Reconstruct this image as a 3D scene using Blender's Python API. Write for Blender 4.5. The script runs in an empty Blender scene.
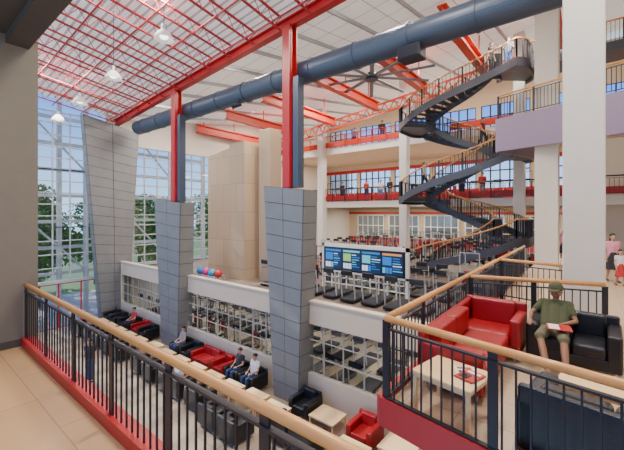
import bpy, bmesh, math, random
from mathutils import Vector, Matrix
import numpy as np
random.seed(4)
COL=bpy.context.scene.collection
V=Vector
PI=math.pi
# ------------------------------------------------------------------ materials
def _new(name):
    m=bpy.data.materials.new(name); m.use_nodes=True
    nt=m.node_tree; b=nt.nodes['Principled BSDF']
    return m,nt,nt.nodes,nt.links,b
def mat(name,col,rough=.5,metal=0,var=.08,scale=6,bump=0,emit=0):
    m,nt,N,L,b=_new(name)
    tc=N.new('ShaderNodeTexCoord'); no=N.new('ShaderNodeTexNoise'); no.inputs['Scale'].default_value=scale
    no.inputs['Detail'].default_value=4
    L.new(tc.outputs['Object'],no.inputs['Vector'])
    mx=N.new('ShaderNodeMix'); mx.data_type='RGBA'
    mx.inputs[6].default_value=tuple(c*(1-var) for c in col)+(1,)
    mx.inputs[7].default_value=tuple(min(1,c*(1+var)) for c in col)+(1,)
    L.new(no.outputs['Fac'],mx.inputs[0]); L.new(mx.outputs[2],b.inputs['Base Color'])
    b.inputs['Roughness'].default_value=rough; b.inputs['Metallic'].default_value=metal
    if bump:
        bp=N.new('ShaderNodeBump'); bp.inputs['Strength'].default_value=bump; bp.inputs['Distance'].default_value=.02
        L.new(no.outputs['Fac'],bp.inputs['Height']); L.new(bp.outputs[0],b.inputs['Normal'])
    if emit:
        L.new(mx.outputs[2],b.inputs['Emission Color']); b.inputs['Emission Strength'].default_value=emit
    return m
def tile(name,c1,c2,mortar,w,h,vert=True,rough=.5,ms=.01,off=0.5,emit=0,metal=0):
    m,nt,N,L,b=_new(name)
    geo=N.new('ShaderNodeNewGeometry')
    sp=N.new('ShaderNodeSeparateXYZ'); L.new(geo.outputs['Position'],sp.inputs[0])
    cb=N.new('ShaderNodeCombineXYZ')
    if vert:
        ad=N.new('ShaderNodeMath'); ad.operation='ADD'
        L.new(sp.outputs[0],ad.inputs[0]); L.new(sp.outputs[1],ad.inputs[1])
        L.new(ad.outputs[0],cb.inputs[0]); L.new(sp.outputs[2],cb.inputs[1])
    else:
        L.new(sp.outputs[0],cb.inputs[0]); L.new(sp.outputs[1],cb.inputs[1])
    br=N.new('ShaderNodeTexBrick'); br.offset=off
    br.inputs['Scale'].default_value=1; br.inputs['Brick Width'].default_value=w; br.inputs['Row Height'].default_value=h
    br.inputs['Mortar Size'].default_value=ms
    br.inputs['Color1'].default_value=c1+(1,); br.inputs['Color2'].default_value=c2+(1,); br.inputs['Mortar'].default_value=mortar+(1,)
    L.new(cb.outputs[0],br.inputs['Vector']); L.new(br.outputs['Color'],b.inputs['Base Color'])
    b.inputs['Roughness'].default_value=rough; b.inputs['Metallic'].default_value=metal
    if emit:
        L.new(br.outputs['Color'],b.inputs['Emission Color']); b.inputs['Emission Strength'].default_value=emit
    return m
def glassmat(name,tint=(.88,.95,.97),refl=.08):
    m,nt,N,L,b=_new(name)
    t=N.new('ShaderNodeBsdfTransparent'); t.inputs[0].default_value=tint+(1,)
    g=N.new('ShaderNodeBsdfGlossy'); g.inputs['Roughness'].default_value=.03
    mx=N.new('ShaderNodeMixShader'); mx.inputs[0].default_value=refl
    L.new(t.outputs[0],mx.inputs[1]); L.new(g.outputs[0],mx.inputs[2]); L.new(mx.outputs[0],N['Material Output'].inputs[0])
    return m
def woodmat(name,c1,c2,rough=.4,sc=(1,1,1)):
    m,nt,N,L,b=_new(name)
    tc=N.new('ShaderNodeTexCoord'); mp=N.new('ShaderNodeMapping'); mp.inputs['Scale'].default_value=sc
    no=N.new('ShaderNodeTexNoise'); no.inputs['Scale'].default_value=4; no.inputs['Detail'].default_value=5; no.inputs['Distortion'].default_value=.4
    L.new(tc.outputs['Object'],mp.inputs[0]); L.new(mp.outputs[0],no.inputs['Vector'])
    r=N.new('ShaderNodeValToRGB'); r.color_ramp.elements[0].position=.3; r.color_ramp.elements[1].position=.7
    r.color_ramp.elements[0].color=c1+(1,); r.color_ramp.elements[1].color=c2+(1,)
    L.new(no.outputs['Fac'],r.inputs[0]); L.new(r.outputs[0],b.inputs['Base Color']); b.inputs['Roughness'].default_value=rough
    return m
RED=mat('red_paint',(.46,.014,.016),.4)
REDJ=mat('red_joist_paint',(.42,.03,.035),.5)
ORANGE=mat('red_orange_paint',(.66,.05,.018),.4)
DARK=mat('dark_steel',(.024,.024,.03),.45,.3)
DUCT=mat('duct_blue_grey',(.06,.08,.115),.42,.2)
STAIRM=mat('stair_steel',(.075,.082,.105),.45,.2)
FIN=mat('fin_panel',(.20,.20,.195),.5,.1,var=.14,scale=2)
FINC=mat('fin_joint',(.03,.03,.033),.7)
TAUPE=mat('taupe_paint',(.19,.165,.13),.7)
BROWN=mat('brown_soffit',(.075,.06,.05),.7)
CREAM=mat('cream_paint',(.66,.54,.40),.7,var=.03)
CREAM2=mat('cream_column_paint',(.72,.66,.56),.7,var=.03)
WHITE=mat('white_paint',(.80,.77,.71),.6,var=.03)
MULL=mat('mullion_paint',(.42,.40,.36),.6,var=.03)
BEIGE=mat('beige_paint',(.60,.46,.30),.7,var=.04)
TANC=mat('tan_paint',(.50,.37,.24),.7,var=.04)
GREYW=mat('grey_paint',(.42,.43,.44),.6,var=.04)
BLADE=mat('fan_blade',(.20,.22,.25),.5,var=.04)
PINK=mat('mauve_fascia',(.27,.20,.29),.6,var=.05)
FLOORT=tile('floor_tile',(.40,.315,.225),(.36,.285,.20),(.24,.19,.14),1.2,1.2,False,.28,.012,0)
FLOORB=tile('bay_floor_tile',(.60,.45,.30),(.55,.41,.27),(.36,.28,.2),.6,.6,False,.3,.008,0)
FLOORG=mat('gym_floor',(.19,.14,.11),.6)
WALKF=tile('walkway_wood_floor',(.62,.37,.17),(.56,.33,.15),(.36,.2,.1),1.8,.6,False,.35,.006)
PLY=tile('plywood_panel',(.56,.41,.27),(.50,.36,.23),(.36,.26,.17),1.22,1.6,True,.5,.015,.5)
RAILW=woodmat('handrail_wood',(.60,.27,.075),(.70,.35,.11),.3,(1,6,6))
TABLEW=woodmat('table_wood',(.82,.56,.28),(.88,.62,.34),.35,(.6,5,.6))
LBLK=mat('black_leather',(.012,.012,.015),.35,bump=.15,scale=30)
LRED=mat('red_leather',(.33,.008,.012),.38,bump=.15,scale=30)
CHROME=mat('brushed_metal',(.55,.55,.57),.3,.9)
GLASS=glassmat('clear_glass')
DECK=tile('roof_deck_glow',(.70,.65,.65),(.64,.60,.60),(.34,.30,.31),30,.3,False,.5,.05,0,emit=.60)  # emission put into the deck colour to light the atrium
CEIL=tile('ceiling_panels_glow',(.80,.78,.74),(.76,.74,.70),(.40,.39,.38),2.4,1.2,False,.7,.03,0,emit=.38)  # self-glow added so the white ceiling brightens the hall
GLOW=mat('lamp_glow',(1,.96,.88),.5,emit=4)
SCRB=mat('screen_black',(.01,.01,.012),.3)
MIRR=mat('mirror_glass',(.30,.36,.40),.12,.7,var=.1,scale=1)
LEAF=mat('leaves',(.075,.19,.03),.6,var=.6,scale=3); BARK=mat('bark',(.1,.07,.05),.9)
GRASS=mat('grass',(.11,.2,.05),.9,var=.3); PAVE=tile('paving',(.5,.44,.4),(.45,.38,.34),(.28,.24,.23),1.5,1.5,False,.8)
# ------------------------------------------------------------------ mesh builder
W={}
class MB:
    def __init__(s): s.v=[]; s.f=[]; s.m=[]
    def add(s,vs,fs,mi=0):
        o=len(s.v); s.v+= [V(v) for v in vs]; s.f+=[tuple(i+o for i in f) for f in fs]; s.m+=[mi]*len(fs); return s
    def box(s,x0,x1,y0,y1,z0,z1,mi=0,M=None):
        vs=[V((x,y,z)) for z in (z0,z1) for y in (y0,y1) for x in (x0,x1)]
        if M is not None: vs=[M@v for v in vs]
        return s.add(vs,[(0,2,3,1),(4,5,7,6),(0,1,5,4),(2,6,7,3),(0,4,6,2),(1,3,7,5)],mi)
    def bm(s,bm,mi=0,M=None):
        bm.verts.index_update()
        return s.add([(M@v.co if M is not None else v.co.copy()) for v in bm.verts],[tuple(v.index for v in f.verts) for f in bm.faces],mi)
    def rbox(s,x0,x1,y0,y1,z0,z1,b=.03,seg=2,mi=0,M=None):
        bm=bmesh.new(); bmesh.ops.create_cube(bm,size=1)
        for v in bm.verts:
            v.co=V(((x0+x1)/2+v.co.x*(x1-x0),(y0+y1)/2+v.co.y*(y1-y0),(z0+z1)/2+v.co.z*(z1-z0)))
        bmesh.ops.bevel(bm,geom=bm.edges[:],offset=b,segments=seg,affect='EDGES',profile=.5)
        s.bm(bm,mi,M); bm.free(); return s
    def cyl(s,p0,p1,r0,r1=None,n=10,mi=0):
        p0=V(p0);p1=V(p1); r1=r0 if r1 is None else r1
        d=(p1-p0); 
        if d.length<1e-6: return s
        d.normalize(); a=d.orthogonal().normalized(); b=d.cross(a)
        vs=[]
        for p,r in((p0,r0),(p1,r1)):
            for i in range(n):
                t=2*math.pi*i/n; vs.append(p+a*math.cos(t)*r+b*math.sin(t)*r)
        fs=[(i,(i+1)%n,n+(i+1)%n,n+i) for i in range(n)]+[tuple(reversed(range(n))),tuple(range(n,2*n))]
        return s.add(vs,fs,mi)
    def ico(s,c,r,sub=2,mi=0):
        if not hasattr(r,'__len__'): r=(r,r,r)
        bm=bmesh.new(); bmesh.ops.create_icosphere(bm,subdivisions=sub,radius=1)
        for v in bm.verts: v.co=V((c[0]+v.co.x*r[0],c[1]+v.co.y*r[1],c[2]+v.co.z*r[2]))
        s.bm(bm,mi); bm.free(); return s
    def cap(s,p0,p1,r0,r1=None):
        r1=r0 if r1 is None else r1
        s.cyl(p0,p1,r0,r1,12); s.ico(p0,r0); s.ico(p1,r1); return s
    def prism(s,pts,vec,mi=0):
        n=len(pts); vec=V(vec); vs=[V(p) for p in pts]+[V(p)+vec for p in pts]
        fs=[tuple(reversed(range(n))),tuple(range(n,2*n))]+[(i,(i+1)%n,n+(i+1)%n,n+i) for i in range(n)]
        return s.add(vs,fs,mi)
    def bar(s,p0,p1,w,h,mi=0):
        p0=V(p0);p1=V(p1); d=(p1-p0).normalized()
        sd=d.cross(V((0,0,1))); sd= V((1,0,0)) if sd.length<1e-4 else sd.normalized(); up=sd.cross(d)
        vs=[p+sd*a*w/2+up*b*h/2 for p in(p0,p1) for a,b in((-1,-1),(1,-1),(1,1),(-1,1))]
        return s.add(vs,[(3,2,1,0),(4,5,6,7),(0,1,5,4),(1,2,6,5),(2,3,7,6),(3,0,4,7)],mi)
    def lathe(s,prof,c,n=20,mi=0):
        vs=[];fs=[]; c=V(c)
        for r,z in prof:
            for i in range(n):
                t=2*math.pi*i/n; vs.append(c+V((r*math.cos(t),r*math.sin(t),z)))
        for k in range(len(prof)-1):
            for i in range(n):
                j=(i+1)%n; fs.append((k*n+i,k*n+j,(k+1)*n+j,(k+1)*n+i))
        return s.add(vs,fs,mi)
    def ribbon(s,pts,dirs,t,z0,z1):
        vs=[];fs=[]
        for p,d in zip(pts,dirs):
            for a,b in((-1,z0),(1,z0),(1,z1),(-1,z1)): vs.append(p+d*(a*t/2)+V((0,0,b)))
        for i in range(len(pts)-1):
            o=i*4
            for k in range(4): fs.append((o+k,o+(k+1)%4,o+4+(k+1)%4,o+4+k))
        fs+=[(3,2,1,0),tuple(len(vs)-4+k for k in range(4))]
        return s.add(vs,fs)
    def obj(s,name,mats,parent=None,origin=None,smooth=False,label=None,cat=None,group=None,kind=None):
        if not isinstance(mats,(list,tuple)): mats=[mats]
        if origin is None:
            xs=[v.x for v in s.v]; ys=[v.y for v in s.v]; zs=[v.z for v in s.v]
            origin=V(((min(xs)+max(xs))/2,(min(ys)+max(ys))/2,min(zs)))
        origin=V(origin)
        me=bpy.data.meshes.new(name); me.from_pydata([v-origin for v in s.v],[],s.f)
        for m in mats: me.materials.append(m)
        for p,i in zip(me.polygons,s.m): p.material_index=i
        if smooth: me.polygons.foreach_set('use_smooth',[True]*len(me.polygons))
        bm=bmesh.new(); bm.from_mesh(me); bmesh.ops.recalc_face_normals(bm,faces=bm.faces[:]); bm.to_mesh(me); bm.free()
        o=bpy.data.objects.new(name,me); COL.objects.link(o)
        W[o.name]=origin
        if parent is not None:
            o.parent=parent; o.location=origin-W[parent.name]
        else: o.location=origin
        return tag(o,label,cat,group,kind)
def tag(o,label=None,cat=None,group=None,kind=None):
    if label: o['label']=label
    if cat: o['category']=cat
    if group: o['group']=group
    if kind: o['kind']=kind
    return o
def top(name,label,cat,loc=(0,0,0),group=None):
    e=bpy.data.objects.new(name,None); e.empty_display_size=.2; COL.objects.link(e); e.location=loc; W[e.name]=V(loc)
    return tag(e,label,cat,group)
def place(o,loc,rot=0): o.location=V(loc); o.rotation_euler=(0,0,rot); return o
def dup(o,loc,rot=0,label=None,over=None,scale=None):
    n=_dup(o,None,over); n.location=V(loc); n.rotation_euler=(0,0,rot)
    if scale: n.scale=(scale,)*3
    if label: n['label']=label
    return n
def _dup(o,par,over):
    n=o.copy(); COL.objects.link(n)
    if par is not None: n.parent=par
    if over and n.type=='MESH':
        key=o.name.split('.')[0]
        if key in over:
            n.material_slots[0].link='OBJECT'; n.material_slots[0].material=over[key]
    for c in o.children: _dup(c,n,over)
    return n
def struct(mb,name,mats): return mb.obj(name,mats,kind='structure')
# ------------------------------------------------------------------ camera
cd=bpy.data.cameras.new('camera'); cam=bpy.data.objects.new('camera',cd); COL.objects.link(cam)
cd.sensor_width=36; cd.lens=345/624*36; cd.shift_y=-13/624; cd.clip_end=500
cam.rotation_euler=(math.radians(90),0,math.radians(38.9)); bpy.context.scene.camera=cam
# ------------------------------------------------------------------ levels
GZ=-6.85; MZ=-2.35; G2=-3.8; L1=.9; L2=5.6
def R(x,y): return 6.9+.08*(x+8.65)-.15*(y-9.6)
def CE(x,y): return 8.0+.12*(x+8.65)+.16*(y-9.6)
# ------------------------------------------------------------------ floors
struct(MB().box(-24.5,4.5,-1,38,GZ-.3,GZ),'floor',FLOORT)
struct(MB().box(-7.9,3.5,-3,1.62,MZ-.35,MZ),'floor_walkway',WALKF)
bay=[(-1.98,3.86,MZ-.22),(1.7,3.22,MZ-.22),(4.5,3.22,MZ-.22),(4.5,26,MZ-.22),(-1.98,26,MZ-.22)]
struct(MB().prism(bay,(0,0,.22)),'floor_lounge_bay',FLOORB)
struct(MB().box(-24.4,-2.1,9.86,38,G2-.3,G2),'floor_gym_level',FLOORG)
struct(MB().box(-24.4,4.5,25,33,L1-.45,L1),'floor_gallery_middle',CREAM)
struct(MB().box(-24.4,4.5,25,33,L2-.45,L2),'floor_gallery_upper',CREAM)
BALZ=4.1
bal=[(-3.25,17.15),(.95,15.75),(4.4,14.6),(4.4,21.2),(-2.0,21.2)]
struct(MB().prism([(x,y,BALZ-.5) for x,y in bal],(0,0,.5)),'floor_balcony',CREAM2)
struct(MB().box(-7.8,3.4,1.50,1.62,MZ,MZ+.14).box(-7.8,3.4,1.62,1.68,MZ-.35,MZ+.14),'trim_walkway_curb',RED)
c=MB(); c.bar((-1.98,3.80,MZ-.06),(1.75,3.155,MZ-.06),.08,.34); c.bar((-2.0,3.8,MZ-.06),(-2.0,15,MZ-.06),.08,.34)
struct(c,'trim_bay_curb',RED)
# walls near camera
struct(MB().box(-8.3,-7.8,-3,1.75,GZ,3.05),'wall_west_pier',TAUPE)
struct(MB().box(-7.8,-7.76,-3,1.5,MZ,MZ+.12),'baseboard_west',BROWN)
struct(MB().box(-8.4,3.6,-3,1.5,3.05,3.3).box(-8.4,3.6,1.3,1.62,2.9,4.2).box(-8.5,-8.0,-3,1.75,2.9,4.2),'ceiling_walkway',BROWN)
GT=-4.02
struct(MB().box(-24.4,4.5,9.62,9.8,GT,-3.22).box(-24.4,4.5,9.57,9.86,-3.24,-3.18),'wall_parapet',CREAM)
struct(MB().box(-24.4,4.5,9.62,9.8,GZ,-5.8),'wall_low',CREAM)
struct(MB().box(-24.4,-2.1,20,20.2,GZ,G2-.3),'wall_lower_gym',BEIGE)
struct(MB().box(4.5,4.7,-3,38,GZ,12),'wall_east',CREAM2)
def window(name,org,du,w,h,nx,nz,fm,ft=.06,glass=True,depth=.1,gm=None):
    org=V(org); du=V(du); mb=MB()
    for i in range(nx+1):
        t=ft*(1.5 if i in(0,nx) else 1); p=org+du*(w*i/nx)
        q=du*(t/2); nrm=du.cross(V((0,0,1)))*depth/2
        vs=[p+a*q+b*nrm+V((0,0,z)) for z in(0,h) for a,b in((-1,-1),(1,-1),(1,1),(-1,1))]
        mb.add(vs,[(3,2,1,0),(4,5,6,7),(0,1,5,4),(1,2,6,5),(2,3,7,6),(3,0,4,7)])
    for j in range(nz+1):
        z=h*j/nz; mb.bar(org+V((0,0,z)),org+du*w+V((0,0,z)),depth*.9,ft)
    o=struct(mb,name,fm)
    if glass:
        g=MB(); g.add([org,org+du*w,org+du*w+V((0,0,h)),org+V((0,0,h))],[(0,1,2,3)]); g.obj('glass_pane',gm or GLASS,parent=o)
    return o
wn=[0]
def win(*a,**k):
    wn[0]+=1; return window('window_%d'%wn[0],*a,**k)
for x0,x1 in((-23.6,-17.5),(-15.9,-9.4),(-8.1,-1.6)):
    win((x0,9.71,-5.8),(1,0,0),x1-x0,5.8+GT,8,3,MULL,ft=.028,depth=.05)
struct(MB().box(-24.4,-23.6,9.62,9.8,-5.8,GT).box(-17.5,-15.9,9.62,9.8,-5.8,GT).box(-9.4,-8.1,9.62,9.8,-5.8,GT),'wall_low_piers',CREAM)
for z,h,nz in((-4.1,3.2,4),(-.9,3.4,5),(2.5,3.4,5)):
    win((-24.5,1.8,z),(0,1,0),7.0,h,8,nz,GREYW,ft=.06)
win((-24.5,1.8,GZ),(0,1,0),7.0,2.6,6,1,RED,ft=.06)
struct(MB().box(-24.7,-24.3,-1,9.2,-4.2,-4.05),'trim_entrance_transom',GREYW)
struct(MB().box(-24.7,-24.4,-1,1.8,GZ,9),'wall_west_a',TAUPE)
win((-24.5,10.6,-3.7),(0,1,0),7.4,4.2,8,6,GREYW,ft=.07)
win((-24.5,10.6,.5),(0,1,0),7.4,4.0,8,6,GREYW,ft=.07)
struct(MB().box(-24.7,-24.4,9.0,24.9,4.5,9.5).box(-24.7,-24.4,18.0,24.9,G2,4.5).box(-24.7,-24.4,9.86,24.9,GZ,G2-.3).box(-24.7,-24.4,24.9,38,GZ,10),'wall_west_b',CREAM2)
# outside steel brace frame
e=top('steel_bracing_frame','pale steel frame with diagonal braces outside the glazing','steel frame',(-26.4,8,GZ))
mb=MB()
for y in(5.5,7.0,8.5,11.5,14.5,17.5): mb.box(-26.55,-26.25,y-.12,y+.12,GZ,7)
for z in(-3.9,-2.25,-.6,1.05,2.7,4.35,6): mb.box(-26.5,-26.3,2.5,17.5,z-.1,z+.1)
mb.obj('frame',GREYW,parent=e)
for i,y in enumerate((5.5,8.5,11.5,14.5)):
    for k,z in enumerate((-3.9,-.6,2.7)):
        if (i+k)%2==0: MB().cyl((-26.4,y+3,z),(-26.4,y,z+3.3),.07,n=8).obj('brace',GREYW,parent=e)
# atrium roof
def slab(fn,x0,x1,y0,y1,t):
    vs=[V((x,y,fn(x,y)+dz)) for dz in(0,t) for y in(y0,y1) for x in(x0,x1)]
    return MB().add(vs,[(0,2,3,1),(4,5,7,6),(0,1,5,4),(2,6,7,3),(0,4,6,2),(1,3,7,5)])
def R3(x,y): return R(x,y)+.62
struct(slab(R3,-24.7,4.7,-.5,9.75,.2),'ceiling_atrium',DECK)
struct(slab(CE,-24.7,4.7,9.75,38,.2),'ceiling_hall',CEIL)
mb=MB(); x0,x1=-24.4,4.4
mb.bar((x0,9.6,R(x0,9.6)+.05),(x1,9.6,R(x1,9.6)+.05),.3,.05); mb.bar((x0,9.6,R(x0,9.6)+.4),(x1,9.6,R(x1,9.6)+.4),.3,.05); mb.bar((x0,9.6,R(x0,9.6)+.22),(x1,9.6,R(x1,9.6)+.22),.04,.36)
mb.obj('steel_beam',RED,label='long red painted steel I-beam along the roof edge',cat='beam')
cl=MB(); cl.prism([(-24.4,9.72,R(-24.4,9.6)+.5),(4.4,9.72,R(4.4,9.6)+.5),(4.4,9.72,CE(4.4,9.75)+.1),(-24.4,9.72,CE(-24.4,9.75)+.1)],(0,.04,0))
struct(cl,'wall_clerestory',WHITE)
for i in range(20):
    x=-23.8+i*1.46
    mb=MB(); y0,y1=-.3,9.5; n=14
    a=lambda y,d: V((x,y,R(x,y)+d))
    mb.bar(a(y0,.56),a(y1,.56),.09,.05); mb.bar(a(y0,.06),a(y1,.06),.09,.05)
    for k in range(n):
        ya=y0+(y1-y0)*k/n; yb=y0+(y1-y0)*(k+.5)/n; yc=y0+(y1-y0)*(k+1)/n
        mb.cyl(a(ya,.55),a(yb,.07),.015,n=5); mb.cyl(a(yb,.07),a(yc,.55),.015,n=5)
    mb.obj('roof_joist',REDJ,label='red open-web steel roof joist under the metal deck',cat='roof joist',group='roof joists')
for j in range(7):
    y=.5+j*1.4; x0,x1=-24.3,4.3
    MB().bar((x0,y,R(x0,y)),(x1,y,R(x1,y)),.045,.045).obj('roof_purlin',REDJ,label='long thin red steel bridging bar below the roof joists',cat='purlin',group='roof purlins')
for x in(-24,-20.3,-16.5,-12.5,-8.75,-5.1,-1.3):
    zb=CE(x,15.2)-.5
    mb=MB(); p=lambda y,z:(x,y,z); ye=23.4; ys=15.4
    mb.bar(p(ys,zb+.29),p(ye,zb+.29),.42,.08); mb.bar(p(ys,zb-.29),p(ye,zb-.29),.42,.08); mb.bar(p(ys,zb),p(ye,zb),.06,.56)
    for y in(16,19,22): mb.cyl(p(y,zb+.3),p(y,CE(x,y)),.04,n=6)
    mb.obj('ceiling_beam',ORANGE,label='red-orange steel I-beam below the white hall ceiling',cat='beam',group='hall ceiling beams')
y=24.12; mb=MB(); n=26; q=lambda x,d:(x,y,CE(x,y)-1.5+d)
xa,xb=-24.2,-3.6
mb.bar(q(xa,0),q(xb,0),.1,.12); mb.bar(q(xa,-.75),q(xb,-.75),.1,.12)
for k in range(n):
    a=xa+(xb-xa)*k/n; b=xa+(xb-xa)*(k+.5)/n; c_=xa+(xb-xa)*(k+1)/n
    mb.cyl(q(a,0),q(b,-.75),.05,n=5); mb.cyl(q(b,-.75),q(c_,0),.05,n=5)
mb.obj('cross_truss',ORANGE,label='red-orange open steel truss crossing below the hall ceiling',cat='truss')
for i in range(13):
    x=-23+i*2.1
    MB().bar((x,10,CE(x,10)-.1),(x,32.8,CE(x,32.8)-.1),.1,.16).obj('ceiling_joist',GREYW,label='slim pale grey ceiling joist under the hall roof',cat='joist',group='hall ceiling joists')
# ------------------------------------------------------------------ fins
def fin(tl,tr,bl,br,y0,y1,z0,zl,zr,along='x',label=''):
    core=MB(); 
    def P(u,v,yy):
        lo=bl+(tl-bl)*v; hi=br+(tr-br)*v; a=lo+(hi-lo)*u; z=z0+(zl+(zr-zl)*u-z0)*v
        return V((a,yy,z)) if along=='x' else V((yy,a,z))
    core.prism([P(0,0,y0),P(1,0,y0),P(1,1,y0),P(0,1,y0)],(P(0,0,y1)-P(0,0,y0)))
    rows=max(6,int((zl-z0)/.6)); g=.006
    pn=MB()
    for i in range(rows):
        v0=(i+.02)/rows; v1=(i+.98)/rows
        for k in range(2):
            u0=k/2+g; u1=(k+1)/2-g
            for face in(0,1):
                yy=y0-.025 if face==0 else y1; 
                pn.prism([P(u0,v0,yy),P(u1,v0,yy),P(u1,v1,yy),P(u0,v1,yy)],(P(0,0,yy+.025)-P(0,0,yy)))
        for u,s in((0,-.025),(1,0)):
            q=[P(u,v0,y0+.01),P(u,v0,y1-.01),P(u,v1,y1-.01),P(u,v1,y0+.01)]
            off=V((s,0,0)) if along=='x' else V((0,s,0)); ex=V((.025,0,0)) if along=='x' else V((0,.025,0))
            pn.prism([a+off for a in q],ex)
    e=top('fin_wall',label,'fin wall',(P(.5,0,(y0+y1)/2)))
    core.obj('core',FINC,parent=e); pn.obj('cladding',FIN,parent=e)
fin(-9.75,-7.75,-9.2,-8.0,9.15,9.9,GZ,1.0,.78,label='tapered grey metal-clad fin wall standing beside black armchairs')
fin(-18.3,-15.7,-17.5,-15.95,9.15,9.9,GZ,.7,.45,label='tapered grey metal-clad fin wall between two glazed bays')
fin(7.5,10.75,8.5,10.1,-24.2,-23.7,GZ,5.9,5.3,along='y',label='tall tapered grey metal-clad pier beside the entrance glazing')
for xr,zt in((-8.75,.9),(-16.7,.55)):
    e=top('steel_column','red steel column with dark steel plate rising from a fin wall','column',(xr,9.5,zt))
    mb=MB(); h=R(xr,9.6)+.03
    mb.box(xr-.2,xr+.2,9.38,9.43,zt,h).box(xr-.2,xr+.2,9.67,9.72,zt,h).box(xr-.03,xr+.03,9.43,9.67,zt,h)
    mb.box(xr-.18,xr+.18,9.3,9.38,zt,h)
    mb.obj('column_flange',RED,parent=e)
    MB().box(xr+.26,xr+.52,9.4,9.72,zt,4.95).obj('cover_plate',DUCT,parent=e)
# duct
e=top('air_duct','long round blue-grey ventilation duct hung along the hall','duct',(-9,9.9,4.85))
MB().cyl((-22.4,10.15,5.35),(4.3,10.15,5.35),.42,n=32).obj('duct_pipe',DUCT,parent=e)
for i in range(14):
    x=-21.4+i*1.9
    MB().cyl((x-.03,10.15,5.35),(x+.03,10.15,5.35),.45,n=32).obj('flange_band',DUCT,parent=e)
def lamp(x,y,z):
    e=top('pendant_lamp','industrial bell-shaped glass pendant lamp hanging from the roof','lamp',(x,y,z),'atrium pendant lamps')
    MB().cyl((x,y,z+.42),(x,y,R3(x,y)),.012,n=6).obj('cord',DARK,parent=e)
    MB().lathe([(.30,0),(.29,.05),(.22,.18),(.13,.27),(.09,.3)],(x,y,z),24).obj('lamp_shade',WHITE,parent=e,smooth=True)
    MB().cyl((x,y,z+.28),(x,y,z+.48),.1,.08,14).obj('ballast_housing',CHROME,parent=e)
    MB().ico((x,y,z+.1),(.13,.13,.09)).obj('light_bulb',GLOW,parent=e,smooth=True)
for p in((-10.4,5.5,5.4),(-14.2,5.5,5.1),(-17.8,5.5,4.85),(-20.9,5.5,4.6)): lamp(*p)
# ceiling fan
fx,fy,fz=-9.9,17.8,7.85
e=top('ceiling_fan','large industrial ceiling fan with many long grey blades','ceiling fan',(fx,fy,fz))
MB().cyl((fx,fy,fz+.1),(fx,fy,CE(fx,fy)),.07,n=10).obj('down_rod',DUCT,parent=e)
MB().cyl((fx,fy,fz-.18),(fx,fy,fz+.24),.36,.24,20).obj('motor_housing',DUCT,parent=e)
for i in range(10):
    t=i*math.pi/5+.2; d=V((math.cos(t),math.sin(t),0))
    MB().bar(V((fx,fy,fz))+d*.25,V((fx,fy,fz))+d*3.5,.24,.06).obj('blade',BLADE,parent=e)
e=top('loudspeaker','black box loudspeaker hanging below the ventilation duct','loudspeaker',(-4.1,9.7,4.45))
MB().rbox(-4.45,-3.75,9.5,10.0,4.45,4.85,.04).obj('cabinet',DARK,parent=e)
MB().box(-4.4,-3.8,9.48,9.5,4.5,4.8).obj('grille',SCRB,parent=e)
MB().box(-4.15,-4.05,9.8,10.15,4.84,4.96).obj('bracket',DARK,parent=e)
e=top('spotlight','small dark adjustable spotlight clamped under the duct','spotlight',(-12.2,9.9,4.75))
MB().cyl((-12.4,9.7,4.72),(-12.05,9.95,4.8),.14,.09,14).obj('spot_head',DARK,parent=e)
MB().box(-12.23,-12.17,9.9,9.96,4.8,5.02).obj('bracket',DARK,parent=e)
# ------------------------------------------------------------------ columns
def col(x,y,w,z0,z1,label,m=CREAM2):
    mb=MB().rbox(x-w/2,x+w/2,y-w/2,y+w/2,z0,z1,.02,1); mb.box(x-w/2-.02,x+w/2+.02,y-w/2-.02,y+w/2+.02,z0,z0+.15)
    mb.obj('column',m,label=label,cat='column')
col(-.105,8.85,.66,MZ,8.7,'large square cream column beside the lounge railing')
col(-1.4,17.3,.8,MZ,CE(-1.4,16.9)+.05,'tall square cream column behind the mauve balcony')
for x in(-18.7,-10.9,-3.4):
    col(x,24.6,.6,G2,CE(x,24.3)+.03,'slim white column at the front edge of the galleries',WHITE)
# ------------------------------------------------------------------ hall back walls
struct(MB().box(-24.4,4.5,38,38.2,G2-.3,L1),'wall_gym_back',BEIGE)
struct(MB().box(-24.4,4.5,37.9,38,G2,G2+.7).box(-24.4,4.5,37.9,38,-.25,.0),'trim_gym_red_band',RED)
for i in range(6): win((-23+i*4.3,37.85,G2+.9),(1,0,0),3.6,2.5,5,2,WHITE,ft=.09,gm=MIRR)
struct(MB().box(-24.4,4.5,33,33.2,L1,L1+.9).box(-24.4,4.5,33,33.2,4.5,L2+.7).box(-24.4,4.5,33,33.2,9.3,12.5),'wall_north',CREAM)
struct(MB().box(-24.4,4.5,32.95,33,L1,L1+1.2).box(-24.4,4.5,32.95,33,L1+3.4,L1+3.75).box(-24.4,4.5,32.95,33,L2,L2+1.25),'trim_north_red_band',RED)
for i in range(7):
    x=-23.9+i*4.1
    struct(MB().box(x-.4,x,33,33.2,L1+.9,4.5).box(x-.4,x,33,33.2,L2+.7,9.3),'wall_north_pier',CREAM)
    win((x,33.1,L1+.9),(1,0,0),3.7,2.7,5,3,DARK,ft=.1,glass=False)
    win((x,33.1,L2+.7),(1,0,0),3.7,3.0,5,3,DARK,ft=.1,glass=False)
struct(MB().box(-.4,4.5,26,26.2,MZ,4.2),'wall_north_east',CREAM2)
struct(MB().box(-24.4,4.5,33.2,38,L1-.1,L1+.1),'ceiling_gym',CREAM)
struct(MB().box(-24.4,4.4,24.9,25,L1-.5,L1+.02).box(-24.4,4.4,24.9,25,L2-.5,L2+.02),'trim_gallery_fascia',WHITE)
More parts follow.
